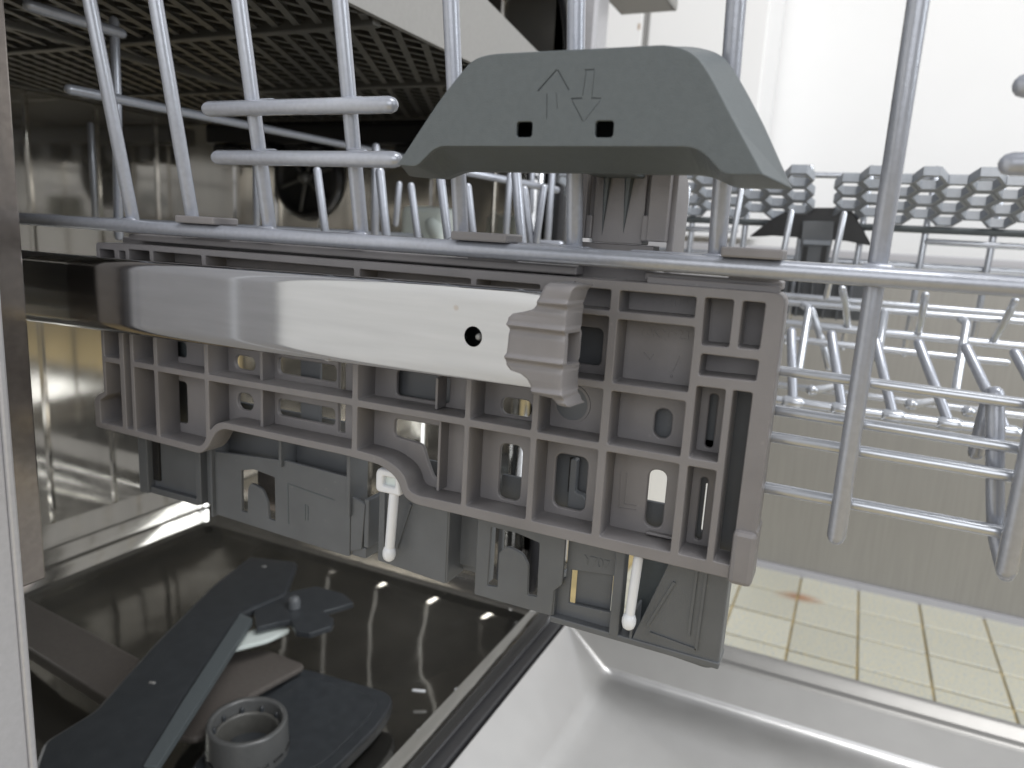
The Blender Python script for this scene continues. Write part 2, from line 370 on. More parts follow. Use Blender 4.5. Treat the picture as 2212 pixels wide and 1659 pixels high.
# door: pan with sloping end wall
DY0, DY1 = -.06, .545
ZP = ZD-.043
xe, xl = XD, .42
rim = [(XD-.004, DY1-.048), (XD+.0, DY1-.046)]
YI = .487
def pan():
    rings = []
    def ring(x0_, y1_, z, r): return [(p[0], p[1], z) for p in rp([(x0_, DY0), (.55, DY0), (.55, y1_), (x0_, y1_, r)], .0001, 5)]
    segs = [(0, 0, 0), (.003, .0012, -.0012), (.045, .006, -.036), (.052, .012, -.0405), (.060, .018, -.0425), (.075, .03, -.0435)]
    for dx, dy, dz in segs: rings.append(ring(XD+dx, YI-dy, ZD+dz, .004+dx*.15))
    vs = []; fs = []; n = len(rings[0])
    for r in rings: vs += r
    for i in range(len(rings)-1):
        for k in range(n): fs.append((i*n+k, i*n+(k+1) % n, (i+1)*n+(k+1) % n, (i+1)*n+k))
    fs.append(tuple((len(rings)-1)*n+k for k in range(n)))
    return vs, fs
dr = empty('door', (0, .24, ZD)); dr.parent = dw; dr.location = (.5, 0, ZD-ZF)
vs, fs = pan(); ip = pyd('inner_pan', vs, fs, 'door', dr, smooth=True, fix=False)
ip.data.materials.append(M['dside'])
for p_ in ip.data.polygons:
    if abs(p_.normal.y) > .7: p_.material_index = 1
# far side wall of the door, rising to a bright rolled rim
a0 = at('d', 1564, 1393, 1, DY1); a1 = at('d', 2212, 1560, 1, DY1); zr = (a0.z+a1.z)/2
vs = []; fs = []
prof = [(YI+.0005, ZD-.002), (YI+.004, ZD+.006), (YI+.010, zr-.030), (DY1-.012, zr-.008), (DY1-.007, zr-.002), (DY1-.002, zr), (DY1+.002, zr-.003), (DY1+.003, zr-.05), (DY1+.003, ZD-.09)]
for x in (XD-.002, XD+.003, .6):
    for y, z in prof: vs.append((x, y, z))
n = len(prof)
for i in range(2):
    for j in range(n-1): fs.append((i*n+j, i*n+j+1, (i+1)*n+j+1, (i+1)*n+j))
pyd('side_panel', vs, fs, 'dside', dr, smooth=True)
box('outer_panel', (XD, .6, DY0, DY1+.002, ZD-.085, ZD-.05), 'flange', dr)

# ================================================================== CUTLERY TRAY
ct = empty('cutlery_tray', (-.5, .24, .53), label='black lattice cutlery tray hanging high in the tub, seen from below', cat='tray')
TX0, TX1, TY0, TY1, TZ = -.80, -.285, -.02, .495, .522
vs = []; fs = []
def bar(a, b, wdt, z0, z1, lean=0):
    a = Vector(a); b = Vector(b); d = (b-a).normalized(); s = Vector((-d.y, d.x))*wdt/2; n = len(vs)
    l = Vector((-d.y, d.x))*lean
    for z, o in ((z0, 0), (z1, 1)):
        for p in (a-s, b-s, b+s, a+s):
            q = p+l*o; vs.append((q.x, q.y, z))
    fs.extend([tuple(i+n for i in f) for f in BF])
def clip(c, dirv):
    # clip a diagonal through c to the tray rectangle
    t0, t1 = -9, 9
    for k, lo, hi in ((0, TX0, TX1), (1, TY0, TY1)):
        a, b = (lo-c[k])/dirv[k], (hi-c[k])/dirv[k]
        if a > b: a, b = b, a
        t0 = max(t0, a); t1 = min(t1, b)
    if t1-t0 < .006: return None
    return (c[0]+dirv[0]*t0, c[1]+dirv[1]*t0), (c[0]+dirv[0]*t1, c[1]+dirv[1]*t1)
for s in (1, -1):
    dv = Vector((.45, .89*s)).normalized(); k = -60
    for k in range(-60, 61):
        c = ((TX0+TX1)/2+k*.0175, (TY0+TY1)/2); r = clip(c, dv)
        if r: bar(r[0], r[1], .0050, TZ+.001*(s+1), TZ+.013, .006*s)
o = pyd('lattice', vs, fs, 'tray', ct, fix=False); o['kind'] = 'stuff'
boxes('frame', [(TX0, TX1, TY0-.006, TY0, TZ-.002, TZ+.03), (TX0, TX1, TY1, TY1+.006, TZ-.002, TZ+.03), (TX0-.006, TX0, TY0-.006, TY1+.006, TZ-.002, TZ+.03),
                (TX0, TX1, .155, .163, TZ-.003, TZ+.02), (TX0, TX1, .325, .333, TZ-.003, TZ+.02), (-.55, -.543, TY0, TY1, TZ-.0035, TZ+.02)], 'tray', ct, .001)
box('cover', (TX0, TX1, TY0, TY1, TZ+.034, TZ+.037), 'black', ct)
# light front panel of the tray
plate('front_panel', rp([(-60, 522), (455, 522, 10), (468, 540, 10), (424, 552, 20), (285, 571, 20), (100, 596), (-60, 600)], .5), [], TX1*1000+2, TX1*1000+6, 'panel', ct, plane='yz')

# ================================================================== TUB FLOOR THINGS
def pl(zone, pts, z): return [at(zone, u, v, 2, z) for u, v in pts]
def slab(name, pts, th, m, parent=None, r=.004, bev=.001):
    P2 = rp([(p.x, p.y) for p in pts], r); z = pts[0].z
    vs = [(x, y, z) for x, y in P2]+[(x, y, z-th) for x, y in P2]; n = len(P2)
    fs = [tuple(range(n)), tuple(reversed(range(n, 2*n)))]+[(i, (i+1) % n, n+(i+1) % n, n+i) for i in range(n)]
    return pyd(name, vs, fs, m, parent, bev)
sa = empty('spray_arm', pl('z53', [(800, 1150)], .03)[0], label='dark grey lower spray arm lying across the tub floor', cat='spray arm')
slab('arm', pl('z53', [(1385, 485), (1650, 515), (1585, 690), (1330, 800), (1010, 1290), (790, 1700), (150, 1750), (240, 1510), (520, 1340), (860, 960), (1180, 640)], .035), .010, 'arm', sa, .006, .003)
for u, v in ((1460, 545), (840, 1190)):
    p = pl('z53', [(u, v)], .035)[0]; tube('nozzle', [p-Vector((.0015, 0, 0)), p+Vector((.0015, .001, 0))], .0013, 'panel', sa, n=8)
rp_ = pl('z53', [(870, 1650), (1080, 1330), (1400, 830), (1330, 800), (1010, 1290), (790, 1650)], .0365)
slab('ridge', rp_, .006, 'handle', sa, .002, .001)
sr = empty('satellite_rotor', pl('z53', [(1650, 800)], .03)[0], label='small toothed dark grey rotor beside the spray arm tip', cat='rotor')
slab('gear', pl('z53', [(1400, 760), (1560, 690), (1750, 650), (1900, 690), (1960, 740), (1900, 760), (1790, 790), (1850, 830), (1840, 870), (1720, 910), (1640, 900), (1610, 840), (1540, 850), (1420, 880)], .032), .006, 'arm', sr, .002, .001)
slab('disc', pl('z53', [(1250, 1010), (1330, 920), (1450, 870), (1570, 860), (1610, 890), (1480, 950)], .022), .004, 'milky', sr, .004, .001)
tube('axle', [pl('z53', [(1630, 830)], .02)[0], pl('z53', [(1630, 830)], .02)[0]+Vector((0, 0, .018))], .006, 'slate', sr)
fp = empty('filter_plate', pl('z53', [(1780, 1400)], -.02)[0], label='dark rounded filter plate set in the tub floor', cat='filter')
slab('plate', pl('z53', [(1380, 1270), (1640, 1090), (2200, 1250), (2120, 1400), (1800, 1720), (1000, 1720)], -.012), .012, 'arm', fp, .02, .002)
slab('raised_panel', pl('z53', [(1420, 1310), (1660, 1130), (2110, 1270), (2040, 1390), (1740, 1680), (1150, 1680)], -.010), .006, 'arm', fp, .02, .001)
slab('cover', pl('z53', [(1180, 1020), (1480, 1000), (1700, 1085), (1380, 1260), (1100, 1500), (900, 1470)], .0), .006, 'ledge', fp, .008, .002)
# cylinder filter
fc = pl('z53', [(1370, 1390)], .018)[0]; 
cf = empty('filter_cylinder', (fc.x, fc.y, -.02), label='grey cylinder filter standing open beside the spray arm', cat='filter')
def ringwall(name, c, ro, ri, z0, z1, m, parent, n=36):
    vs = []; fs = []
    for r, z in ((ro*1.06, z0), (ro, z1-.002), (ro-.0008, z1), (ri+.0008, z1), (ri, z1-.002), (ri, z0)):
        for k in range(n): vs.append((c.x+r*math.cos(2*math.pi*k/n), c.y+r*math.sin(2*math.pi*k/n), z))
    for i in range(5):
        for k in range(n): fs.append((i*n+k, i*n+(k+1) % n, (i+1)*n+(k+1) % n, (i+1)*n+k))
    return pyd(name, vs, fs, m, parent, smooth=True)
RO = (at('z53', 1590, 1390, 2, .018)-fc).length
ringwall('cylinder', fc, RO, RO-.0045, -.03, .018, 'filt', cf)
ringwall('inner_ring', fc, RO-.005, RO-.008, -.03, .008, 'tray', cf)
for k in range(10):
    a = 2*math.pi*k/10; c = Vector((fc.x+math.cos(a)*(RO-.0055), fc.y+math.sin(a)*(RO-.0055), 0)); tube('rib', [(c.x, c.y, -.025), (c.x, c.y, .011)], .0018, 'arm', cf, n=6)
for k in range(14):
    a = 2*math.pi*k/14; c = Vector((fc.x+math.cos(a)*(RO*1.02), fc.y+math.sin(a)*(RO*1.02), 0)); t = Vector((-math.sin(a), math.cos(a), 0))
    tube('slot_shade', [c+t*.004+Vector((0, 0, -.004)), c-t*.004+Vector((0, 0, -.004))], .0011, 'black', cf, n=6)  # black bars stand in for the dark inside of slots
box('base', (fc.x-RO*.9, fc.x+RO*.9, fc.y-RO*.9, fc.y+RO*.9, -.034, -.030), 'black', cf)
# crumbs
for nm, zn, u, v, dx, lb in (('crumb', 'z54', 440, 1240, .010, 'white sliver of debris lying on the dark tub floor'), ('crumb', 'z54', 450, 1455, .0018, 'lone white crumb nearest the camera on the tub floor'),
                             ('crumb', 'z54', 657, 1225, .0014, 'tiny white crumb between the sliver and the door'), ('crumb', 'z54', 1020, 995, .0013, 'tiny white crumb close to the far tub corner')):
    p = at(zn, u, v, 2, -.026); o = tube(nm, [p-Vector((dx/2, -dx*.1, 0)), p+Vector((dx/2, dx*.4, .0005))], .0014, 'white', n=7); tag(o, lb, 'crumb', 'white crumbs on the tub floor')
# milky plastic piece at far side
mp_ = at('z2', 350, 1250, 1, .42)
mk = empty('plastic_cap', mp_, label='milky white plastic cap behind the rack tines', cat='cap')
slab('cap', [mp_+Vector((x, y, .018)) for x, y in ((-.026, -.02), (.026, -.02), (.022, .02), (-.022, .02))], .05, 'milky', mk, .008, .006)
tube('spout', [mp_+Vector((.012, -.018, .0)), mp_+Vector((.026, -.024, -.012))], .008, 'milky', mk)

# ================================================================== TELESCOPIC RAIL
rl = empty('telescopic_rail', (-.25, -.015, .365), label='flat steel telescopic rail pulled out of the tub', cat='rail')
RA = at('d', 20, 617, 1, -.013); RB = at('d', 1178, 741, 1, -.0275)
# extend into tub
dirr = (RB-RA).normalized(); RA2 = RA-dirr*.12
hA = .0006+(at('d', 20, 545, 1, -.013).z-at('d', 20, 692, 1, -.013).z)/2; hB = .0005+(at('d', 1130, 633, 1, -.027).z-at('d', 1130, 838, 1, -.027).z)/2
def railprof(c, h, dy):
    o = []
    for y, z in [(.012, -h), (.003, -h), (.0012, -h+.0006), (.0003, -h+.002), (0, -h+.0042), (0, -h+.005), (0, 0), (0, h-.005), (0, h-.0042), (.0003, h-.002), (.0012, h-.0006), (.003, h), (.012, h), (.012, h-.0015), (.003, h-.0018), (.0018, h-.005), (.0018, -h+.005), (.003, -h+.0018), (.012, -h+.0015)]:
        o.append(c+Vector((0, y, z)))
    return o
vs = []; N = 40; fs = []
HC = (RB-dirr*.0018*0)
for i in range(N+1):
    t = i/N; c = RA2.lerp(RB, t); h_ = hA+(hB-hA)*t; vs += railprof(c, h_, 0)
n = 19
for i in range(N):
    for k in range(n): fs.append((i*n+k, i*n+(k+1) % n, (i+1)*n+(k+1) % n, (i+1)*n+k))
fs.append(tuple(range(n))); fs.append(tuple(N*n+k for k in range(n)))
ch = pyd('channel', vs, fs, 'railm', rl, smooth=True)
hc = at('d', 1022, 727, 1, -.0262); rh = .0034
cut(ch, [tube_geo([hc+Vector((0, -.01, 0)), hc+Vector((0, .007, 0))], rh, 28, False)]); ch.data.materials.clear(); ch.data.materials.append(M['railm']); sharp(ch, 30)
box('inner_slide', (RA2.x, RB.x+.004, -.0135, -.0105, RB.z-.012, RB.z+.012), 'railup', rl)
tube('rivet', [hc+Vector((.0008, .007, -.0003)), hc+Vector((.0008, .0026, -.0003))], .0012, 'panel', rl)
# pressed dimples & slits near the left
for u, v, dx in ((1655, 300, .004), (1655, 560, .003)):
    p = at('z4', u-260, v+25, 1, -.0205)
    tube('dimple', [p-Vector((dx, 0, 0)), p+Vector((dx, 0, 0))], .0006, 'railm', rl, n=8)
# end cap: rings along z, rounded
YC = -.0335
def tz(L): return [(at('z51', u, v, 1, YC).z, at('z51', u, v, 1, YC).x) for u, v in L]
capl = tz([(1000, 252), (985, 262), (960, 315), (945, 355), (925, 380), (880, 392), (830, 400), (808, 420), (803, 450), (812, 475), (806, 540), (800, 590), (791, 612), (797, 645), (820, 672), (870, 690), (900, 715), (915, 745), (925, 785), (1010, 803), (1030, 825), (1046, 852)])
capr = tz([(1150, 252), (1125, 290), (1108, 340), (1098, 400), (1094, 470), (1090, 560), (1084, 640), (1078, 700), (1076, 760), (1082, 810), (1100, 862)])
zt = capl[0][0]; zb = capr[-1][0]+.0003
def ip1(tab, z):
    if z >= tab[0][0]: return tab[0][1]
    for a, b in zip(tab, tab[1:]):
        if a[0] >= z >= b[0]: return a[1]+(b[1]-a[1])*(a[0]-z)/(a[0]-b[0]+1e-9)
    return tab[-1][1]
capl.sort(reverse=True); capr.sort(reverse=True)
ridges = [at('z51', u, v, 1, YC).z for u, v in ((1020, 348), (940, 465), (930, 622), (990, 780))]
vs = []; fs = []; N = 150
for i in range(N+1):
    z = zt-(zt-zb)*i/N; xl_ = ip1(capl, z); xf = ip1(capr, z); f = YC
    for rz in ridges: f -= .0009*math.exp(-((z-rz)/.0007)**2); f += .0005*math.exp(-((z-rz+.0018)/.0010)**2)
    e = min(z-zb, zt-z); f += .0022*math.exp(-e/.0007)
    yb = -.0115; xr_ = xf+.0004
    pr = [(xl_, yb), (xl_, f+.0016), (xl_+.0005, f+.0005), (xl_+.0014, f), (xf-.0010, f), (xf-.0003, f+.0003), (xf, f+.0012), (xf+.0012, f+.0105), (xf+.0004, f+.0118), (xf-.006, f+.0122), (xf-.008, yb)]
    vs += [(a, b, z) for a, b in pr]
n = 11
for i in range(N):
    for k in range(n): fs.append((i*n+k, i*n+(k+1) % n, (i+1)*n+(k+1) % n, (i+1)*n+k))
fs.append(tuple(range(n))); fs.append(tuple(N*n+k for k in range(n)))
cap = pyd('end_cap', vs, fs, 'warm', rl, smooth=True)
sx = ip1(capr, .3667)
cut(cap, [(boxv(sx-.006, sx+.01, -.0314, -.0236, at('z51', 1105, 640, 1, -.028).z, at('z51', 1125, 490, 1, -.028).z), BF)]); cap.data.materials.clear(); cap.data.materials.append(M['warm']); sharp(cap, 40)
box('slot_shade', (sx-.0058, sx-.0035, -.0312, -.0238, .3625, .371), 'black', cap)  # black fill inside the cut, painting its deep shade

# ================================================================== HEIGHT ADJUSTER (near)
ad = empty('height_adjuster', (-.18, .01, .29), label='large ribbed grey bracket with dark trapezoid lever, beside the steel rail', cat='bracket', group='height adjusters of the upper rack')
outer = rp([(-337.5, 294, 2), (-265.5, 292.6, 3), (-261, 296.5, 4), (-256.5, 304, 4), (-251.5, 307, 3), (-182, 306.7, 3), (-165, 305.8, 6), (-157.5, 301.5, 4), (-154.8, 295, 4), (-149.5, 292.6, 4),
            (-26, 292.3, 1), (-19.8, 292.3, 1.5), (-19.0, 310, .3), (-19.6, 311, .3), (-19.8, 387.4, 4), (-300, 386.2), (-330.4, 385.6, 2), (-330.2, 312.6, 1.5), (-334, 311.5, 2), (-337.6, 308.5, 2)], 1)
TOPZ = 383.6
cells = [
    [(-333.5, 297), (-317.8, 297), (-317.8, 328.2), (-328.2, 328.2), (-328.2, 311.5), (-333.5, 308)], [(-328.2, 331), (-317.8, 331), (-317.8, TOPZ-1), (-328.2, TOPZ-1)],
    [(-314.7, 296.8), (-310.3, 296.8), (-310.3, TOPZ-1), (-314.7, TOPZ-1)],
    [(-308, 296.8), (-294.4, 296.6), (-294.4, 328.2), (-308, 328.2)], [(-308, 331), (-294.4, 331), (-294.4, TOPZ), (-308, TOPZ)],
    [(-292, 296.6), (-265.8, 296.2, 2), (-262.1, 300, 3), (-262.1, 328.1), (-292, 328.1)], [(-292, 331), (-262.1, 331), (-262.1, TOPZ), (-292, TOPZ)],
    [(-259.6, 304.8), (-255.5, 309, 3), (-250.5, 310.2, 2), (-180.4, 310), (-180.4, 328.3), (-259.6, 328)], [(-259.6, 331), (-180.4, 331.4), (-180.4, TOPZ), (-259.6, TOPZ)],
    [(-177.6, 310), (-163.5, 309.2, 6), (-154.5, 304.5, 4), (-151.8, 297.5, 4), (-148, 296.6, 2), (-128.3, 296.8), (-128.3, 328.3), (-177.6, 328.2)], [(-177.6, 331.2), (-128.3, 331.3), (-128.3, TOPZ), (-177.6, TOPZ)],
    [(-126, 296.8), (-100.9, 296.8), (-100.9, 328.2), (-126, 328.2)], [(-126, 331.2), (-100.9, 331.2), (-100.9, TOPZ), (-126, TOPZ)],
    [(-98.4, 296.8), (-75, 296.8), (-75, 328.2), (-98.4, 328.2)], [(-98.4, 330.9), (-75, 330.9), (-75, 350), (-98.4, 350)],
    [(-98.4, 352.7), (-75, 352.7), (-75, 375), (-98.4, 375)], [(-98.4, 377), (-75, 377), (-75, 384), (-98.4, 384)],
    [(-71.9, 296.8), (-46.5, 296.9), (-46.5, 328.3), (-71.9, 328.2)], [(-71.9, 330.9), (-46.5, 330.9), (-46.5, 349.8), (-71.9, 349.8)],
    [(-71.9, 352.7), (-46.2, 352.9), (-46.2, 374.4), (-71.9, 374.4)], [(-71.9, 377.1), (-46.6, 377.3), (-46.6, 384), (-71.9, 384)],
    [(-43.6, 297), (-34.3, 297), (-34.3, 328.3), (-43.6, 328.3)], [(-43.6, 331.1), (-34.3, 331.1), (-34.3, 355.5), (-43.6, 355.4)],
    [(-32, 297.2), (-26.2, 297.2), (-26, 355.6), (-32, 355.6)],
    [(-43.4, 359), (-25.5, 359.4), (-25.3, 366.1), (-43.2, 366.1)],
    [(-43.5, 368.9), (-34.9, 369.1), (-34.9, 384.1), (-43.8, 384.1)], [(-32.2, 369.2), (-25.6, 369.4), (-25.4, 384), (-32.2, 384)],
]
plate('ribbed_frame', outer, [rp(c, .8, 3) for c in cells], 0, 12.2, 'warm', ad, .35)
# web behind the ribs with its openings
hl = [rr(-317.2, 333.8, -309.5, 340.5, 2), rr(-295.6, 333.6, -286.6, 341, 2), rr(-272.5, 334, -260.9, 341, 2), rr(-255.6, 332.6, -243.6, 339, 2.8), rr(-229.9, 333.7, -197.8, 341, 2),
      rr(-316.6, 301.3, -311, 322.5, 1.3), rr(-295, 300.9, -287, 321.7, 2), rr(-254.5, 313.6, -244.9, 321.6, 3.4), rr(-230.2, 314.4, -198.4, 322, 2),
      rp([(-272.5, 304, .5), (-268, 305, .5), (-265.5, 312, 1), (-262, 313.5, 1), (-261.3, 322.5, 1), (-272.5, 322.5, .5)], .5),
      rr(-167, 332.6, -142, 343, 1.6),
      rp([(-167.5, 322.6, 2), (-167.5, 315, 2), (-153.5, 313.8, 2), (-150.5, 306, 2), (-147.5, 300, 2), (-143, 300, 2), (-143.5, 322.8, 1)], 1, 5),
      rr(-118.8, 332.3, -106.2, 338.9, 2.6), rr(-118.2, 298.1, -108.8, 320.6, 2.6), rr(-94.9, 299.6, -82.1, 320.8, 2.8), rr(-59, 333, -52.9, 343.6, 2.9), rr(-59.1, 299.6, -52.6, 321.2, 2.8),
      rr(-40.9, 332.4, -38.2, 351.2, 1.1), rr(-40.8, 298.6, -38.5, 321.6, 1.1), rr(-93, 355.6, -80.3, 369.2, 2.2)]
slotp = rr(-196.5, 312, -193, 343, .5)
web_out = rp([(-336.8, 295), (-265.5, 293.6), (-256.5, 304.6), (-251.5, 307.6), (-182, 307.3), (-165, 306.4), (-157.5, 302), (-154.8, 295.5), (-149.5, 293.2), (-33, 293), (-33, 357), (-26, 357.5), (-26, 368), (-33, 368.5), (-33, 386.5), (-329.8, 385), (-329.8, 313)], .5)
plate('web', web_out, hl+[slotp], 12.0, 14.0, 'warm', ad, .5)
boxes('inner_rib', [(-233.6, -232, 4.5, 12.1, 310, 328), (-233.6, -232, 4.5, 12.1, 331, 360), (-144.4, -143.2, 5, 12.1, 331.4, 344), (-142.6, -141.4, 5.5, 12.1, 298, 328), (-57.6, -48, 9.8, 12.1, 297.4, 298.4), (-55, -54.2, 11.4, 12.1, 355, 356)], 'warm', ad, .0003, mm=True)
box('back_panel', (-34.2, -24.5, 17.0, 18.5, 294, 357), 'slate', ad, mm=True); box('back_panel', (-34, -24.8, 14.5, 16, 367, 386), 'warm', ad, mm=True)
# corner block bottom right
box('corner_block', (-26.6, -19.0, -1.8, 11, 291.2, 310), 'warm', ad, .0016, mm=True)
# round boss, raised L and cell writing
bo = [(-90.2+7.3*math.cos(2*math.pi*k/32), 340.4+7.3*math.sin(2*math.pi*k/32)) for k in range(32)]
bo2 = [(-90.2+6.2*math.cos(2*math.pi*k/32), 340.4+6.2*math.sin(2*math.pi*k/32)) for k in range(32)]
plate('round_boss', bo, [bo2], 11.7, 12.1, 'warm', ad, .1)
plate('boss_disc', bo2, [], 11.9, 12.05, 'slate', ad, .05)
def text(s, x, z, size, y, m, parent, sx=1, name='embossed_text'):
    cu = bpy.data.curves.new(name, 'FONT'); cu.body = s; cu.size = size/1000; cu.extrude = .00012; cu.align_x = 'CENTER'; cu.align_y = 'CENTER'
    t = bpy.data.objects.new('tmp', cu); COL.objects.link(t); dg = bpy.context.evaluated_depsgraph_get(); me = bpy.data.meshes.new_from_object(t.evaluated_get(dg)); bpy.data.objects.remove(t)
    for v in me.vertices: v.co = (v.co.x*sx+x/1000, -v.co.z+y/1000, v.co.y+z/1000)
    me.name = name; return link(name, me, m, parent)
text('152042', -56.5, 380.7, 5.6, 11.95, 'warm', ad, .95)
text('10KM>23', -58.5, 369.8, 4.6, 11.95, 'warm', ad, .95)
lv = [((-69.5, 318), (-69.1, 304.6)), ((-67.2, 318), (-67.2, 306.2)), ((-69.5, 304.4), (-62.5, 304.8)), ((-67.2, 306.2), (-62.5, 306.4)), ((-65, 362.5), (-62.8, 360.4)), ((-62.8, 360.4), (-61.6, 362.2)), ((-52.6, 362.6), (-54.2, 357.4)), ((-54.2, 357.4), (-56, 356.4))]
def lines(name, segs, wd, y0, y1, m, parent, zone=None):
    vs = []; fs = []
    for a, b in segs:
        a = Vector(a); b = Vector(b); d = (b-a).normalized(); s = Vector((-d.y, d.x))*wd/2; n = len(vs)
        for y in (y0, y1):
            for p in (a-s, b-s, b+s, a+s): vs.append((p.x/1000, y/1000, p.y/1000))
        fs += [tuple(i+n for i in f) for f in BF]
    return pyd(name, vs, fs, m, parent)
lines('embossed_mark', lv, .3, 11.75, 12.05, 'warm', ad)

# --- slate slider plates behind and below
def P(c, th=1.6, y=20, m='slate', name='slider_plate', holes=(), r=.6): return plate(name, rp(c, r, 3), list(holes), y, y+th, m, ad, .25)
P([(-333, 254), (-291, 256.5), (-277.2, 255), (-277.2, 330), (-333, 330)], y=24)
boxes('slider_rib', [(-332.5, -326, 19.5, 24.1, 255, 300), (-291.5, -288, 19.8, 24.1, 256.5, 300), (-326, -291.5, 21, 24.1, 255, 258.5)], 'slate', ad, .0004, mm=True)
box('slider_rib', (-325.5, -321, 22.5, 24.2, 262, 298), 'black', ad, .0002, mm=True)  # black strip standing in for shade in a recessed slot, not a rib
box('slider_block', (-277.2, -276, 16, 30, 254, 300), 'slate', ad, mm=True)
nh = rp([(-259, 260), (-255.2, 260.2), (-254.8, 272), (-253, 276, 2), (-245.5, 274, 2), (-242.5, 268), (-241.8, 259.7), (-237.7, 259.8), (-238, 281.5), (-251, 283), (-258.8, 281)], .6)
P([(-277, 254.8), (-196.3, 252), (-194, 252.3), (-194, 290, 3), (-232, 291), (-277, 287.5)], y=18, holes=[nh])
P([(-262, 257), (-235, 257), (-235, 284), (-262, 284)], y=32, th=1.2, m='band')
boxes('slider_rib', [(-233.8, -232.2, 16, 30, 288, 310), (-195.3, -193.2, 16.5, 30, 272, 310), (-277, -194, 27, 29, 284, 312)], 'slate', ad, .0004, mm=True)
lines('engraved_frame', [((-230, 279.5), (-229.5, 260)), ((-230, 280), (-203, 277.5)), ((-219.5, 272), (-219.5, 264)), ((-218, 271.5), (-218, 264.5))], .5, 17.8, 18.1, 'handle', ad)
P([(-194, 254.5), (-187.8, 257), (-186.2, 279, 1.5), (-193.8, 281)], y=18.4)
boxes('slider_fold', [(-187.2, -184.5, 19, 34, 258, 281), (-194, -186, 19.5, 34, 252.4, 257.5)], 'slate', ad, .0005, mm=True)
# second plate with diagonal window
P([(-179.2, 253.6), (-144.2, 251.4), (-144.2, 296), (-166.2, 296), (-176, 257.3), (-176.3, 296), (-179.2, 296)], y=19)
P([(-179, 252.6), (-130, 252.8), (-130, 300), (-179, 300)], y=33, m='slate')
boxes('slider_fold', [(-144.6, -143.4, 19.2, 34, 251.6, 297)], 'slate', ad, .0005, mm=True)
lines('slider_ridge', [((-169.2, 262), (-162.5, 284))], 1.3, 18.2, 19.2, 'slate', ad)
P([(-144, 256.2), (-129, 257.2), (-129, 300), (-144, 300)], y=30)
nh2 = rp([(-123.6, 256.4), (-119, 257), (-119.2, 272), (-116, 276, 2), (-108.6, 274.4, 2), (-105.8, 270), (-105.3, 257), (-101.1, 257.4), (-101.6, 280.6), (-112, 282.5), (-123.3, 282.5)], .6)
P([(-129.5, 251), (-94.3, 251), (-94, 262), (-90.8, 265.5), (-90.8, 290), (-129.5, 292)], y=18, holes=[nh2])
boxes('slider_fold', [(-129.6, -128.4, 18.2, 34, 251.6, 292), (-94.8, -93.6, 18.5, 32, 251, 266), (-123, -121, 25, 27, 256, 284)], 'slate', ad, .0004, mm=True)
win = rp([(-88.6, 256.5), (-70, 257.5), (-70, 273), (-88.6, 271)], .4)
P([(-94.5, 249.3), (-66.6, 249.3), (-66.6, 290), (-90.8, 290), (-90.6, 267), (-94.5, 266)], y=21.5, holes=[win])
P([(-87.2, 252), (-72.6, 252), (-72.6, 274), (-87.2, 274)], y=25, name='window_flap')
boxes('slider_rib', [(-70.2, -66.4, 17.5, 24, 250.2, 292), (-95, -28, 17.8, 30, 248.4, 251), (-62.2, -61, 18, 30, 250, 262)], 'slate', ad, .0005, mm=True)
text('Y707', -78.5, 276.5, 5.6, 21.4, 'slate', ad, .9)
P([(-66.5, 250), (-50, 250), (-50, 296), (-66.5, 296)], y=31, m='handle')
P([(-61.5, 249.3), (-32, 247.2, 2), (-28.4, 249.5, 2), (-28.4, 296), (-46.4, 296)], y=18.5)
boxes('slider_fold', [(-29.6, -28.2, 18.8, 29, 249.5, 292)], 'slate', ad, .0005, mm=True)
lines('slider_ridge', [((-55.6, 258), (-47.2, 278)), ((-54.3, 255.3), (-36.8, 253.6)), ((-36.8, 253.6), (-36.2, 288)), ((-40, 258.5), (-39.6, 288))], 1.0, 17.8, 18.7, 'slate', ad)
# patches seen behind the holes
P([(-173, 326), (-128, 326), (-128, 350), (-173, 350)], y=17, m='slate')
P([(-101, 296), (-72, 296), (-72, 378), (-101, 378)], y=22, holes=[rr(-90.4, 318, -83, 324, 1)])
P([(-63.5, 330), (-26, 330), (-26, 386), (-63.5, 386)], y=17.5)
P([(-45, 293), (-26, 293), (-26, 334), (-45, 334)], y=17.5, holes=[rr(-39.9, 300, -37.6, 318, .6)])
P([(-331, 296), (-300, 296), (-300, 386), (-331, 386)], y=16.5, m='handle'); P([(-276, 300), (-236.5, 311), (-236.5, 312), (-264, 312), (-264, 386), (-300, 386), (-300, 328), (-276, 328)], y=17, m='handle')
P([(-222, 309), (-211, 309), (-211, 344), (-222, 344)], y=17.5)
P([(-63, 291), (-48, 291), (-48, 306), (-63, 306)], y=21); P([(-122, 290), (-105, 290), (-105, 304), (-122, 304)], y=23)
plate('pivot_lever', rp([(-90.6, 318), (-88, 318), (-88, 305), (-84.5, 304.5), (-83, 302), (-83, 298), (-90.6, 298)], .9), [], 16.5, 20, 'slate', ad, .3)
box('pivot_slot', (-92.6, -91.4, 21.2, 22.2, 303, 317), 'black', ad, mm=True)
# upper strips under the wire and hooks over it
boxes('upper_strip', [(-314, -89.5, 5, 16, 387.6, 390.6), (-65.4, -21.8, 5, 16, 387.8, 390.6), (-330, -90, 14, 24, 384.5, 388.5)], 'warm', ad, .0006, mm=True)
box('upper_strip', (-64, -22, 3.2, 5.2, 386.9, 389.2), 'warm', ad, .0004, mm=True)
for a, b in ((-271.5, -249), (-134.5, -112.5), (-39.8, -21.8)):
    boxes('wire_hook', [(a, b, -5.2, 9, 397.2, 400.3), (a+1.5, b-1, 5.2, 8.8, 389, 399)], 'warm', ad, .0006, mm=True)
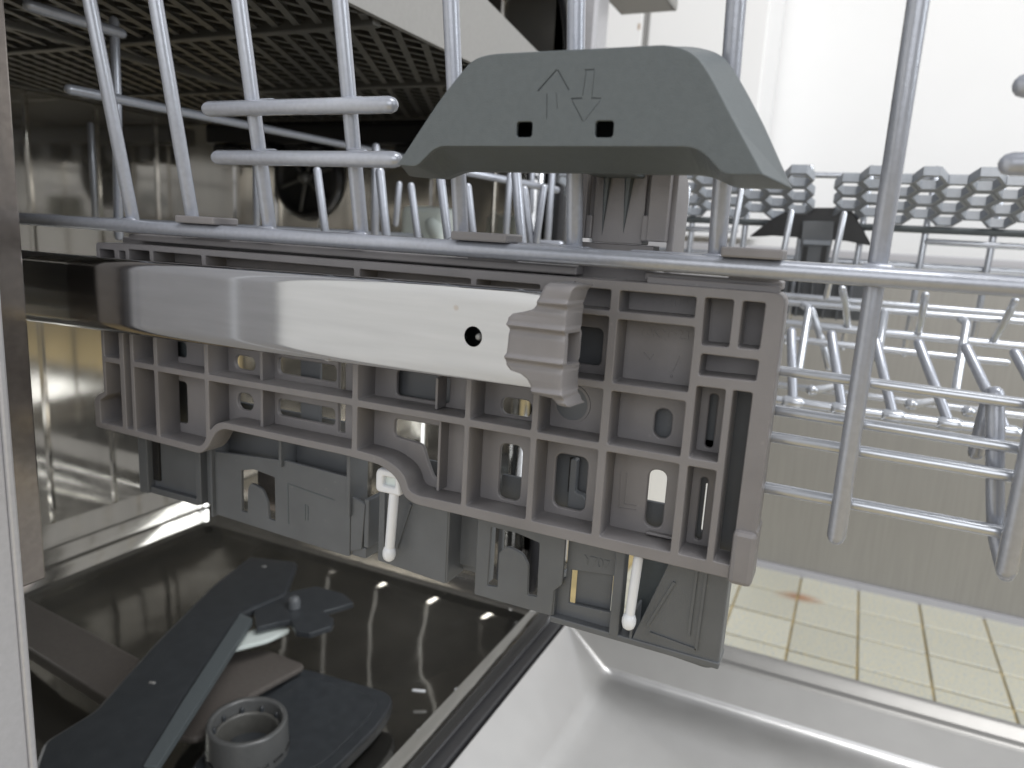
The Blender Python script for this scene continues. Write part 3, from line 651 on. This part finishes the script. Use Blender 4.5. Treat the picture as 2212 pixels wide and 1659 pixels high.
# post
boxes('post', [(-94.2, -89.2, 9, 20, 400.5, 428), (-67.2, -60.5, 9, 20, 400.5, 428), (-89.5, -86.6, 13, 20, 404, 428), (-69.4, -67, 13, 20, 404, 428), (-87.2, -69, 11, 20, 399.2, 428),
               (-91.5, -65, 12, 20, 385, 399.1), (-89.2, -86.9, 9.4, 13.2, 400.5, 408.4), (-69.2, -67.1, 9.4, 13.2, 400.5, 409)], 'warm', ad, .0004, mm=True)
pyd('flute', [(x/1000, y/1000, z/1000) for x, y, z in [(-84.6, 10.9, 428), (-80.8, 10.9, 428), (-83.4, 10.9, 401.5), (-83, 8.4, 428), (-81.2, 8.4, 428)]] , [(0, 3, 2), (3, 4, 2), (4, 1, 2), (0, 1, 4, 3)], 'handle', ad)
pyd('flute', [(x/1000, y/1000, z/1000) for x, y, z in [(-77.2, 10.9, 428), (-72.6, 10.9, 428), (-75.8, 10.9, 402.5), (-75.6, 8.4, 428), (-73.6, 8.4, 428)]] , [(0, 3, 2), (3, 4, 2), (4, 1, 2), (0, 1, 4, 3)], 'handle', ad)
plate('side_guide', rp([(12, 386), (30, 386), (30, 416), (27, 421), (22, 424), (20, 428), (12, 428)], .6), [], -60.8, -58.6, 'warm', ad, .3, plane='yz')
# lever
F = [(-136.8, 419.6, 1), (-121.2, 439.9, 6), (-111.5, 449.8, 5), (-105.5, 451.0, 3), (-53.0, 451.0, 5), (-46.2, 448.6, 4), (-41.5, 442.5, 3), (-35.9, 433.7, 3), (-25.9, 418.6, .8), (-35.9, 418.5, 2), (-43.2, 425.4, 4), (-122.6, 425.3, 3), (-129.6, 419.2, 1.5)]
Bk = [(-145.5, 417.9, 1), (-127, 443, 6), (-115.5, 453.6, 5), (-108.5, 455.2, 3), (-51.5, 455.2, 5), (-42.8, 452.5, 4), (-36.6, 444, 3), (-30.5, 434.5, 3), (-20.6, 416.9, .8), (-36.5, 417.0, 2), (-43.5, 420.2, 4), (-124, 420.0, 3), (-131, 417.3, 1.5)]
lev = empty('lever', (-.08, -.03, .42)); lev.parent = ad; lev.location = Vector((-.08, -.03, .42))-ad.location
def rpv(L): return rp(L, 1, 4)
f2, b2 = rpv(F), rpv(Bk); n = len(f2); vs = []; fs = []
vs = [(x/1000, -.0352, z/1000) for x, z in f2]+[(x/1000, -.017, z/1000) for x, z in b2]+[(x/1000, -.013, z/1000) for x, z in b2]
for q in (0, 1):
    for i in range(n): fs.append((q*n+i, q*n+(i+1) % n, (q+1)*n+(i+1) % n, (q+1)*n+i))
fs.append(tuple(2*n+i for i in range(n)))
sh = pyd('shell', vs, fs, 'handle', lev); 
for p_ in sh.data.polygons: p_.use_smooth = False
def groove(a, b, wd=.34):
    a = Vector(a); b = Vector(b); d = (b-a).normalized(); s = Vector((-d.y, d.x))*wd/2
    return [tuple(a-s), tuple(b-s), tuple(b+s), tuple(a+s)]
def z9mm(u, v):
    p = at('z9', u, v, 1, -.036); return (p.x*1000, p.z*1000)
g = []
for a, b, wd in (((812, 312), (908, 203), .42), ((914, 204), (972, 308), .34), ((1052, 204), (1102, 202), .34), ((1060, 214), (1040, 338), .16), ((1102, 210), (1088, 338), .12), ((982, 352), (1040, 349), .40), ((1086, 348), (1136, 350), .34),
                 ((858, 325), (856, 455), .18), ((905, 320), (912, 400), .12), ((988, 362), (1044, 470), .24), ((1130, 362), (1050, 466), .12)):
    q = groove(z9mm(*a), z9mm(*b), wd)
    g.append(([(x/1000, y, z/1000) for y in (-.0375, -.0361) for x, z in q], BF))
face = plate('face', f2, [rr(-96.0, 427.9, -91.0, 432.2, .9), rr(-72.0, 427.8, -66.7, 432.2, .9)], -36.6, -34.9, 'handle', lev, .25)
cut(face, g); face.data.materials.clear(); face.data.materials.append(M['handle'])
box('lever_arm', (-86, -70, -14, 12, 421, 426), 'handle', lev, .0005, mm=True)
# white catches
tp = [at('z7', *q, 1, .010) for q in ((130, 100), (150, 62), (300, 95), (335, 120), (350, 318), (150, 272), (128, 245))]
plate('white_catch', rp([(p.x*1000, p.z*1000) for p in tp], 1.2), [rr(-170.6, 293.6, -164.8, 297.6, .6)], 9, 13, 'white', ad, .8)
box('catch_window', (-171, -164.4, 11.2, 12.4, 293.2, 298), 'milky', ad, mm=True)
def catch(pts, r0, r1):
    o = tube('white_catch', pts, r0, 'white', ad, n=12)
    v, f = tube_geo([pts[-1]+Vector((0, 0, .0012)), pts[-1]-Vector((0, 0, .0006))], r1, 12); return pyd('catch_tip', v, f, 'white', o, smooth=True)
a = at('z7', 285, 300, 1, .012); b = at('z7', 240, 835, 1, .012); catch([a, b], .0022, .0029)
a = at('z8', 1045, 600, 1, .012); b = at('z8', 960, 1170, 1, .012); catch([a, b], .0018, .0027)

# ================================================================== UPPER RACK
rk = empty('upper_rack', (-.1, .24, .30), label='pulled-out grey wire upper rack with tines', cat='dish rack')
def W(pts, r=.0029, m='wire', name='wire', rad=None): return tube(name, pts, r, m, rk, rad=rad, n=12)
RT = .0029
W([(-.40, .03, .3942), (-.40, -.0005, .3942), (.2, -.0005, .3942)], .0030, rad=.02)
weld = [M['wire']]
def weldbead(x, z, s=1):
    v, f = tube_geo([(x-.003, .0025, z), (x+.003, .0025, z)], .0016, 8); pyd('weld', v, f, 'wire', rk, smooth=True)
for x in (-.3101, -.2715, -.2275, -.1805, -.1355, -.0910, -.0425, .0039, .0498, .0955):
    zt_ = .56
    sl = -.0125/.069
    pts = [(x, .0050, .396), (x, .0012, .4165), (x, .0012+sl*(zt_-.4165), zt_)]
    if x > 0: pts = [(x, .006, .3125), (x, .0055, .40), (x, .0012, .425), (x, .0012+sl*.6*(zt_-.425), zt_)]
    W(pts, .0029, name='tine', rad=.012)
    weldbead(x, .3965)
# second wire running just behind the bracket (double wire sections)
W([(-.112, .0055, .3955), (-.086, .0055, .3955)], .0022); W([(-.070, .0055, .3955), (-.044, .0055, .3955)], .0022)
# short outer cross wires
for za, xs, y, zz in ((0, (-.2345, -.1515), -.0075, .4385), (1, (-.2407, -.157), -.0055, .4225), ):
    a = at('d', (452, 472)[za], (233, 340)[za], 1, y); b = at('d', (843, 853)[za], (229, 345)[za], 1, y)
    z = (a.z+b.z)/2; W([(a.x, y, z), (b.x, y, z)], .0030)
for (u, v) in ((1690, 475), (1612, 908)):
    y = -.010; a = at('z3', u, v, 1, y); W([(a.x+.003, y, a.z), (a.x+.09, y, a.z)], .0030)
for a_ in ((568, 229, -.0075), (757, 225, -.0075), (572, 338, -.0055), (765, 338, -.0055)):
    q = at('d', a_[0], a_[1]-9, 1, a_[2]); v, f = tube_geo([q-Vector((.003, -.002, 0)), q+Vector((.003, .002, 0))], .0017, 8); pyd('weld', v, f, 'wire', rk, smooth=True)
# back end of the rack
def Xw(xp, y0_, y1_, z, r=.0028): W([(xp, y0_, z), (xp, y1_, z)], r)
a = at('d', 150, 193, 0, -.40); b = at('d', 820, 328, 0, -.40); W([a, b, at('d', 1195, 405, 0, -.40)], .0028)
a = at('d', 62, 12, 0, -.40); b = at('d', 262, 72, 0, -.40); W([a, b], .0030)
a = at('d', 246, 45, 0, -.402); b = at('d', 252, 200, 0, -.402); c = at('d', 256, 510, 0, -.402); W([a, b, c], .0027, name='tine')
W([at('z1', 1415, 700, 0, -.40), at('z1', 1422, 1270, 0, -.40)], .0024, name='tine')
W([at('z1', 500, 690, 0, -.62), at('z1', 530, 1260, 0, -.62)], .0026, name='tine')
# inner tines seen over the near wire, left part
for zn, a, b, y, r in (('z1', (1757, 945), (1805, 1310), .10, .0023), ('z1', (2105, 950), (2142, 1330), .10, .0024), ('z2', (60, 955), (100, 1330), .11, .0024), ('z2', (235, 1030), (275, 1340), .14, .0022), ('z2', (398, 985), (442, 1340), .11, .0024),
                       ('z2', (550, 1035), (582, 1330), .14, .0022), ('z2', (817, 962), (850, 1370), .11, .0026), ('z2', (862, 1050), (905, 1375), .14, .0022), ('z2', (970, 1040), (922, 1375), .14, .0020), ('z2', (782, 975), (760, 1300), .30, .0026),
                       ('z2', (1017, 940), (990, 1350), .34, .0028), ('z2', (905, 935), (900, 1170), .42, .0026), ('z2', (40, 815), (35, 1300), .22, .0030), ('z2', (170, 1020), (150, 1240), .22, .0022)):
    W([at(zn, *a, 1, y), at(zn, *b, 1, y)], r, name='tine')
W([at('z2', 545, 955, 1, .28), at('z2', 1040, 1052, 1, .36)], .0030)
W([at('z2', 950, 1350, 1, .2), at('z2', 1060, 1356, 1, .2)], .0026)
# lower side wires, right of the bracket
for za, pa, pb, y, r in ((0, (500, 762), (2212, 995), .012, .0017), (1, (460, 1035), (2212, 1312), .015, .0018), (2, (440, 1222), (2212, 1512), .012, .0019)):
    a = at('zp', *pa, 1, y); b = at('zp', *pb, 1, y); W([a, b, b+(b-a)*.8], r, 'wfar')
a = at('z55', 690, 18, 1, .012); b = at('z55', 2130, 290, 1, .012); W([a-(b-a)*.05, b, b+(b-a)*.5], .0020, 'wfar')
# bright down wire near right edge that turns under
p = [at('zp', 2010, 930, 1, .018), at('zp', 2010, 1659, 1, .018), at('z55', 2050, 300, 1, .018), at('z55', 2105, 520, 1, .012)]
W(p, .0026, 'wire', rad=.004)
p = [at('zp', 1985, 930, 1, .03), at('zp', 1880, 1330, 1, .03)]; W(p, .0026, 'wire')
# tine row on the hinge wire
hy, hz = .285, .30
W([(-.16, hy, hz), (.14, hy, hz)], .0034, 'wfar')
for a, b in (((590, 492), (602, 980)), ((870, 512), (945, 1030)), ((1180, 560), (1300, 1085)), ((1478, 572), (1690, 1135)), ((1808, 602), (2090, 1190)), ((2150, 640), (2480, 1240))):
    pb = at('zp', *b, 1, hy); pt_ = at('zp', *a, 1, hy+.02); pb.z = hz
    W([pb, pt_], .0032, 'wire', name='tine')
    v, f = tube_geo([pb-Vector((.004, 0, 0)), pb+Vector((.004, 0, 0))], .0045, 10); pyd('hinge_knuckle', v, f, 'wfar', rk, smooth=True)
# small ball ended clips low
for u, v in ((735, 900), (1425, 1000), (1825, 1050)):
    a = at('zp', u, v, 1, .32); b = at('zp', u+180, v-28, 1, .36); W([a, b], .0028, 'wfar')
    v_, f_ = tube_geo([a-Vector((.0005, 0, 0)), a+Vector((.0005, 0, 0))], .0040, 10); pyd('wire_end', v_, f_, 'wfar', rk, smooth=True)
# far X wires
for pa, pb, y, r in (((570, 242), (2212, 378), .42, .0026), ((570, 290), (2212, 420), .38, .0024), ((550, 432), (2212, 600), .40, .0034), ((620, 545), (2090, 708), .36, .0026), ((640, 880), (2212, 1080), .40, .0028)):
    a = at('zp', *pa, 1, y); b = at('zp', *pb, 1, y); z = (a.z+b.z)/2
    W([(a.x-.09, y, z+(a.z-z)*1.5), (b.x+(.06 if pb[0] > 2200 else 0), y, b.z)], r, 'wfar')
for a, b, c in (((670, 300), (715, 330), (640, 770)), ((1225, 350), (1240, 370), (1190, 680)), ((1770, 400), (1815, 430), (1735, 900))):
    W([at('zp', *a, 1, .38), at('zp', *b, 1, .377), at('zp', *c, 1, .34)], .0030, 'wfar', rad=.008)
for a, b, c in (((945, 190), (970, 290), (985, 460)), ((1525, 235), (1500, 380), (1475, 510)), ((2150, 275), (2090, 400), (1995, 560))):
    W([at('zp', *a, 1, .35), at('zp', *b, 1, .37), at('zp', *c, 1, .40)], .0026, 'wfar', rad=.01)
for a, b in (((735, 340), (800, 560)), ((800, 530), (850, 740))): W([at('zp', *a, 1, .38), at('zp', *b, 1, .38)], .0028, 'wfar')
# mid tine row
for k in range(4):
    x = at('z10', 250+310*k, 315, 1, .33); zz = x.z
    b = at('z10', 205+310*k, 700+20*k, 1, .33)
    W([(x.x, .33, .4410 if k < 2 else .4270), (x.x-.004, .33, .37)], .0022, 'wfar', name='tine')
# far side frame
fy = .472
ft = at('d', 1700, 371, 1, fy).z; ft2 = at('d', 2212, 393, 1, fy).z
W([(-.40, fy, (ft+ft2)/2), (.25, fy, (ft+ft2)/2)], .0026, 'wfar')
xk = at('z10', 970, 160, 1, fy).x
for k in range(-6, 6):
    x = xk+.0478*k; W([(x, fy-.004, (ft+ft2)/2+.006), (x-.002, fy-.006, .32)], .0027, 'wfar', name='tine')
a = at('z10', 1650, 603, 1, .465); b = at('z10', 2212, 635, 1, .465); W([a, b, b+(b-a)], .0026, 'wfar')
a = at('z10', 150, 525, 1, .465); b = at('z10', 525, 540, 1, .465); W([a, b], .0026, 'wfar')
W([(-.40, fy, .394), (.25, fy, .394)], .0030, 'wfar')
W([(-.40, .0, .394), (-.40, fy, .394)], .0028); W([(.25, 0, .394), (.25, fy, .394)], .0028)

# ================================================================== CUP SHELVES
def honey(name, x0_, x1_, label):
    root = empty(name, ((x0_+x1_)/2, .42, .44), label=label, cat='cup shelf', group='honeycomb cup shelves')
    Rh = .0120; A = Vector((0, .462, .4265)); B_ = Vector((0, .392, .4600)); up = (B_-A).normalized(); N = Vector((1, 0, 0)).cross(up)
    vs = []; fs = []; nc = int((x1_-x0_)/(1.5*Rh))
    for i in range(nc):
        for j in range(3):
            cx = x0_+Rh+i*1.5*Rh; cy = (j+.5+(.5 if i % 2 else 0))*math.sqrt(3)*Rh*1.06
            c = Vector((cx, 0, 0))+Vector((0, A.y, A.z))+up*cy
            n0 = len(vs)
            for d in (0, -.0075):
                for rad in (Rh*.975, Rh*.76):
                    for k in range(6):
                        a = math.pi/3*k; vs.append(c+Vector((1, 0, 0))*rad*math.cos(a)+up*rad*1.06*math.sin(a)+N*d)
            for k in range(6):
                k2 = (k+1) % 6
                fs += [(n0+k, n0+k2, n0+6+k2, n0+6+k), (n0+12+k, n0+18+k, n0+18+k2, n0+12+k2), (n0+k, n0+12+k, n0+12+k2, n0+k2), (n0+6+k, n0+6+k2, n0+18+k2, n0+18+k)]
    pyd('honeycomb', vs, fs, 'shelf', root)
    tube('hinge_bar', [(x0_, A.y+.002, A.z-.003), (x0_+nc*1.5*Rh+.004, A.y+.002, A.z-.003)], .003, 'handle', root)
xs2 = at('z10', 1100, 300, 1, .42).x; honey('cup_shelf', xs2, xs2+.21, 'blue-grey honeycomb cup shelf right of the far lever')
xs1 = at('z10', 1010, 350, 1, .42).x; honey('cup_shelf', xs1-.225, xs1, 'blue-grey honeycomb cup shelf left of the gap, behind the near lever')

# ================================================================== FAR HEIGHT ADJUSTER
fa = empty('height_adjuster', (-.03, .47, .36), label='small far bracket with black trapezoid lever, on the far side of the rack', cat='bracket', group='height adjusters of the upper rack')
yy = .452
def zz(u, v): p = at('z10', u, v, 1, yy); return (p.x*1000, p.z*1000)
plate('lever', rp([zz(605, 575), zz(740, 470), zz(860, 405), zz(1170, 405), zz(1215, 430), zz(1325, 628), zz(1245, 615), zz(1180, 600), zz(740, 568), zz(690, 572)], 2), [], 452, 461, 'black', fa, .8)
plate('post', rp([zz(925, 485), zz(1105, 487), zz(1095, 600), zz(1065, 735), zz(905, 730), zz(915, 600)], .5), [], 444, 451.5, 'slate', fa, .4)
plate('post_cap', rp([zz(932, 595), zz(1090, 600), zz(1086, 628), zz(925, 620)], .5), [], 441, 444, 'shelf', fa, .3)
for u in (935, 1045): 
    q = zz(u, 680); box('slot_shade', (q[0]-2, q[0]+2, 443, 444.5, q[1]-7, q[1]+7), 'black', fa, mm=True)  # black blocks stand in for shaded slot openings
q0 = zz(850, 840); q1 = zz(1290, 1080)
boxes('ribbed_frame', [(q0[0]-60, q1[0], 468, 472, q1[1], q0[1]+10)]+[(q0[0]-60+i*11, q0[0]-58+i*11, 458, 468.2, q1[1], q0[1]+8) for i in range(11)], 'slate', fa, mm=True)

print('objects', len(bpy.data.objects))
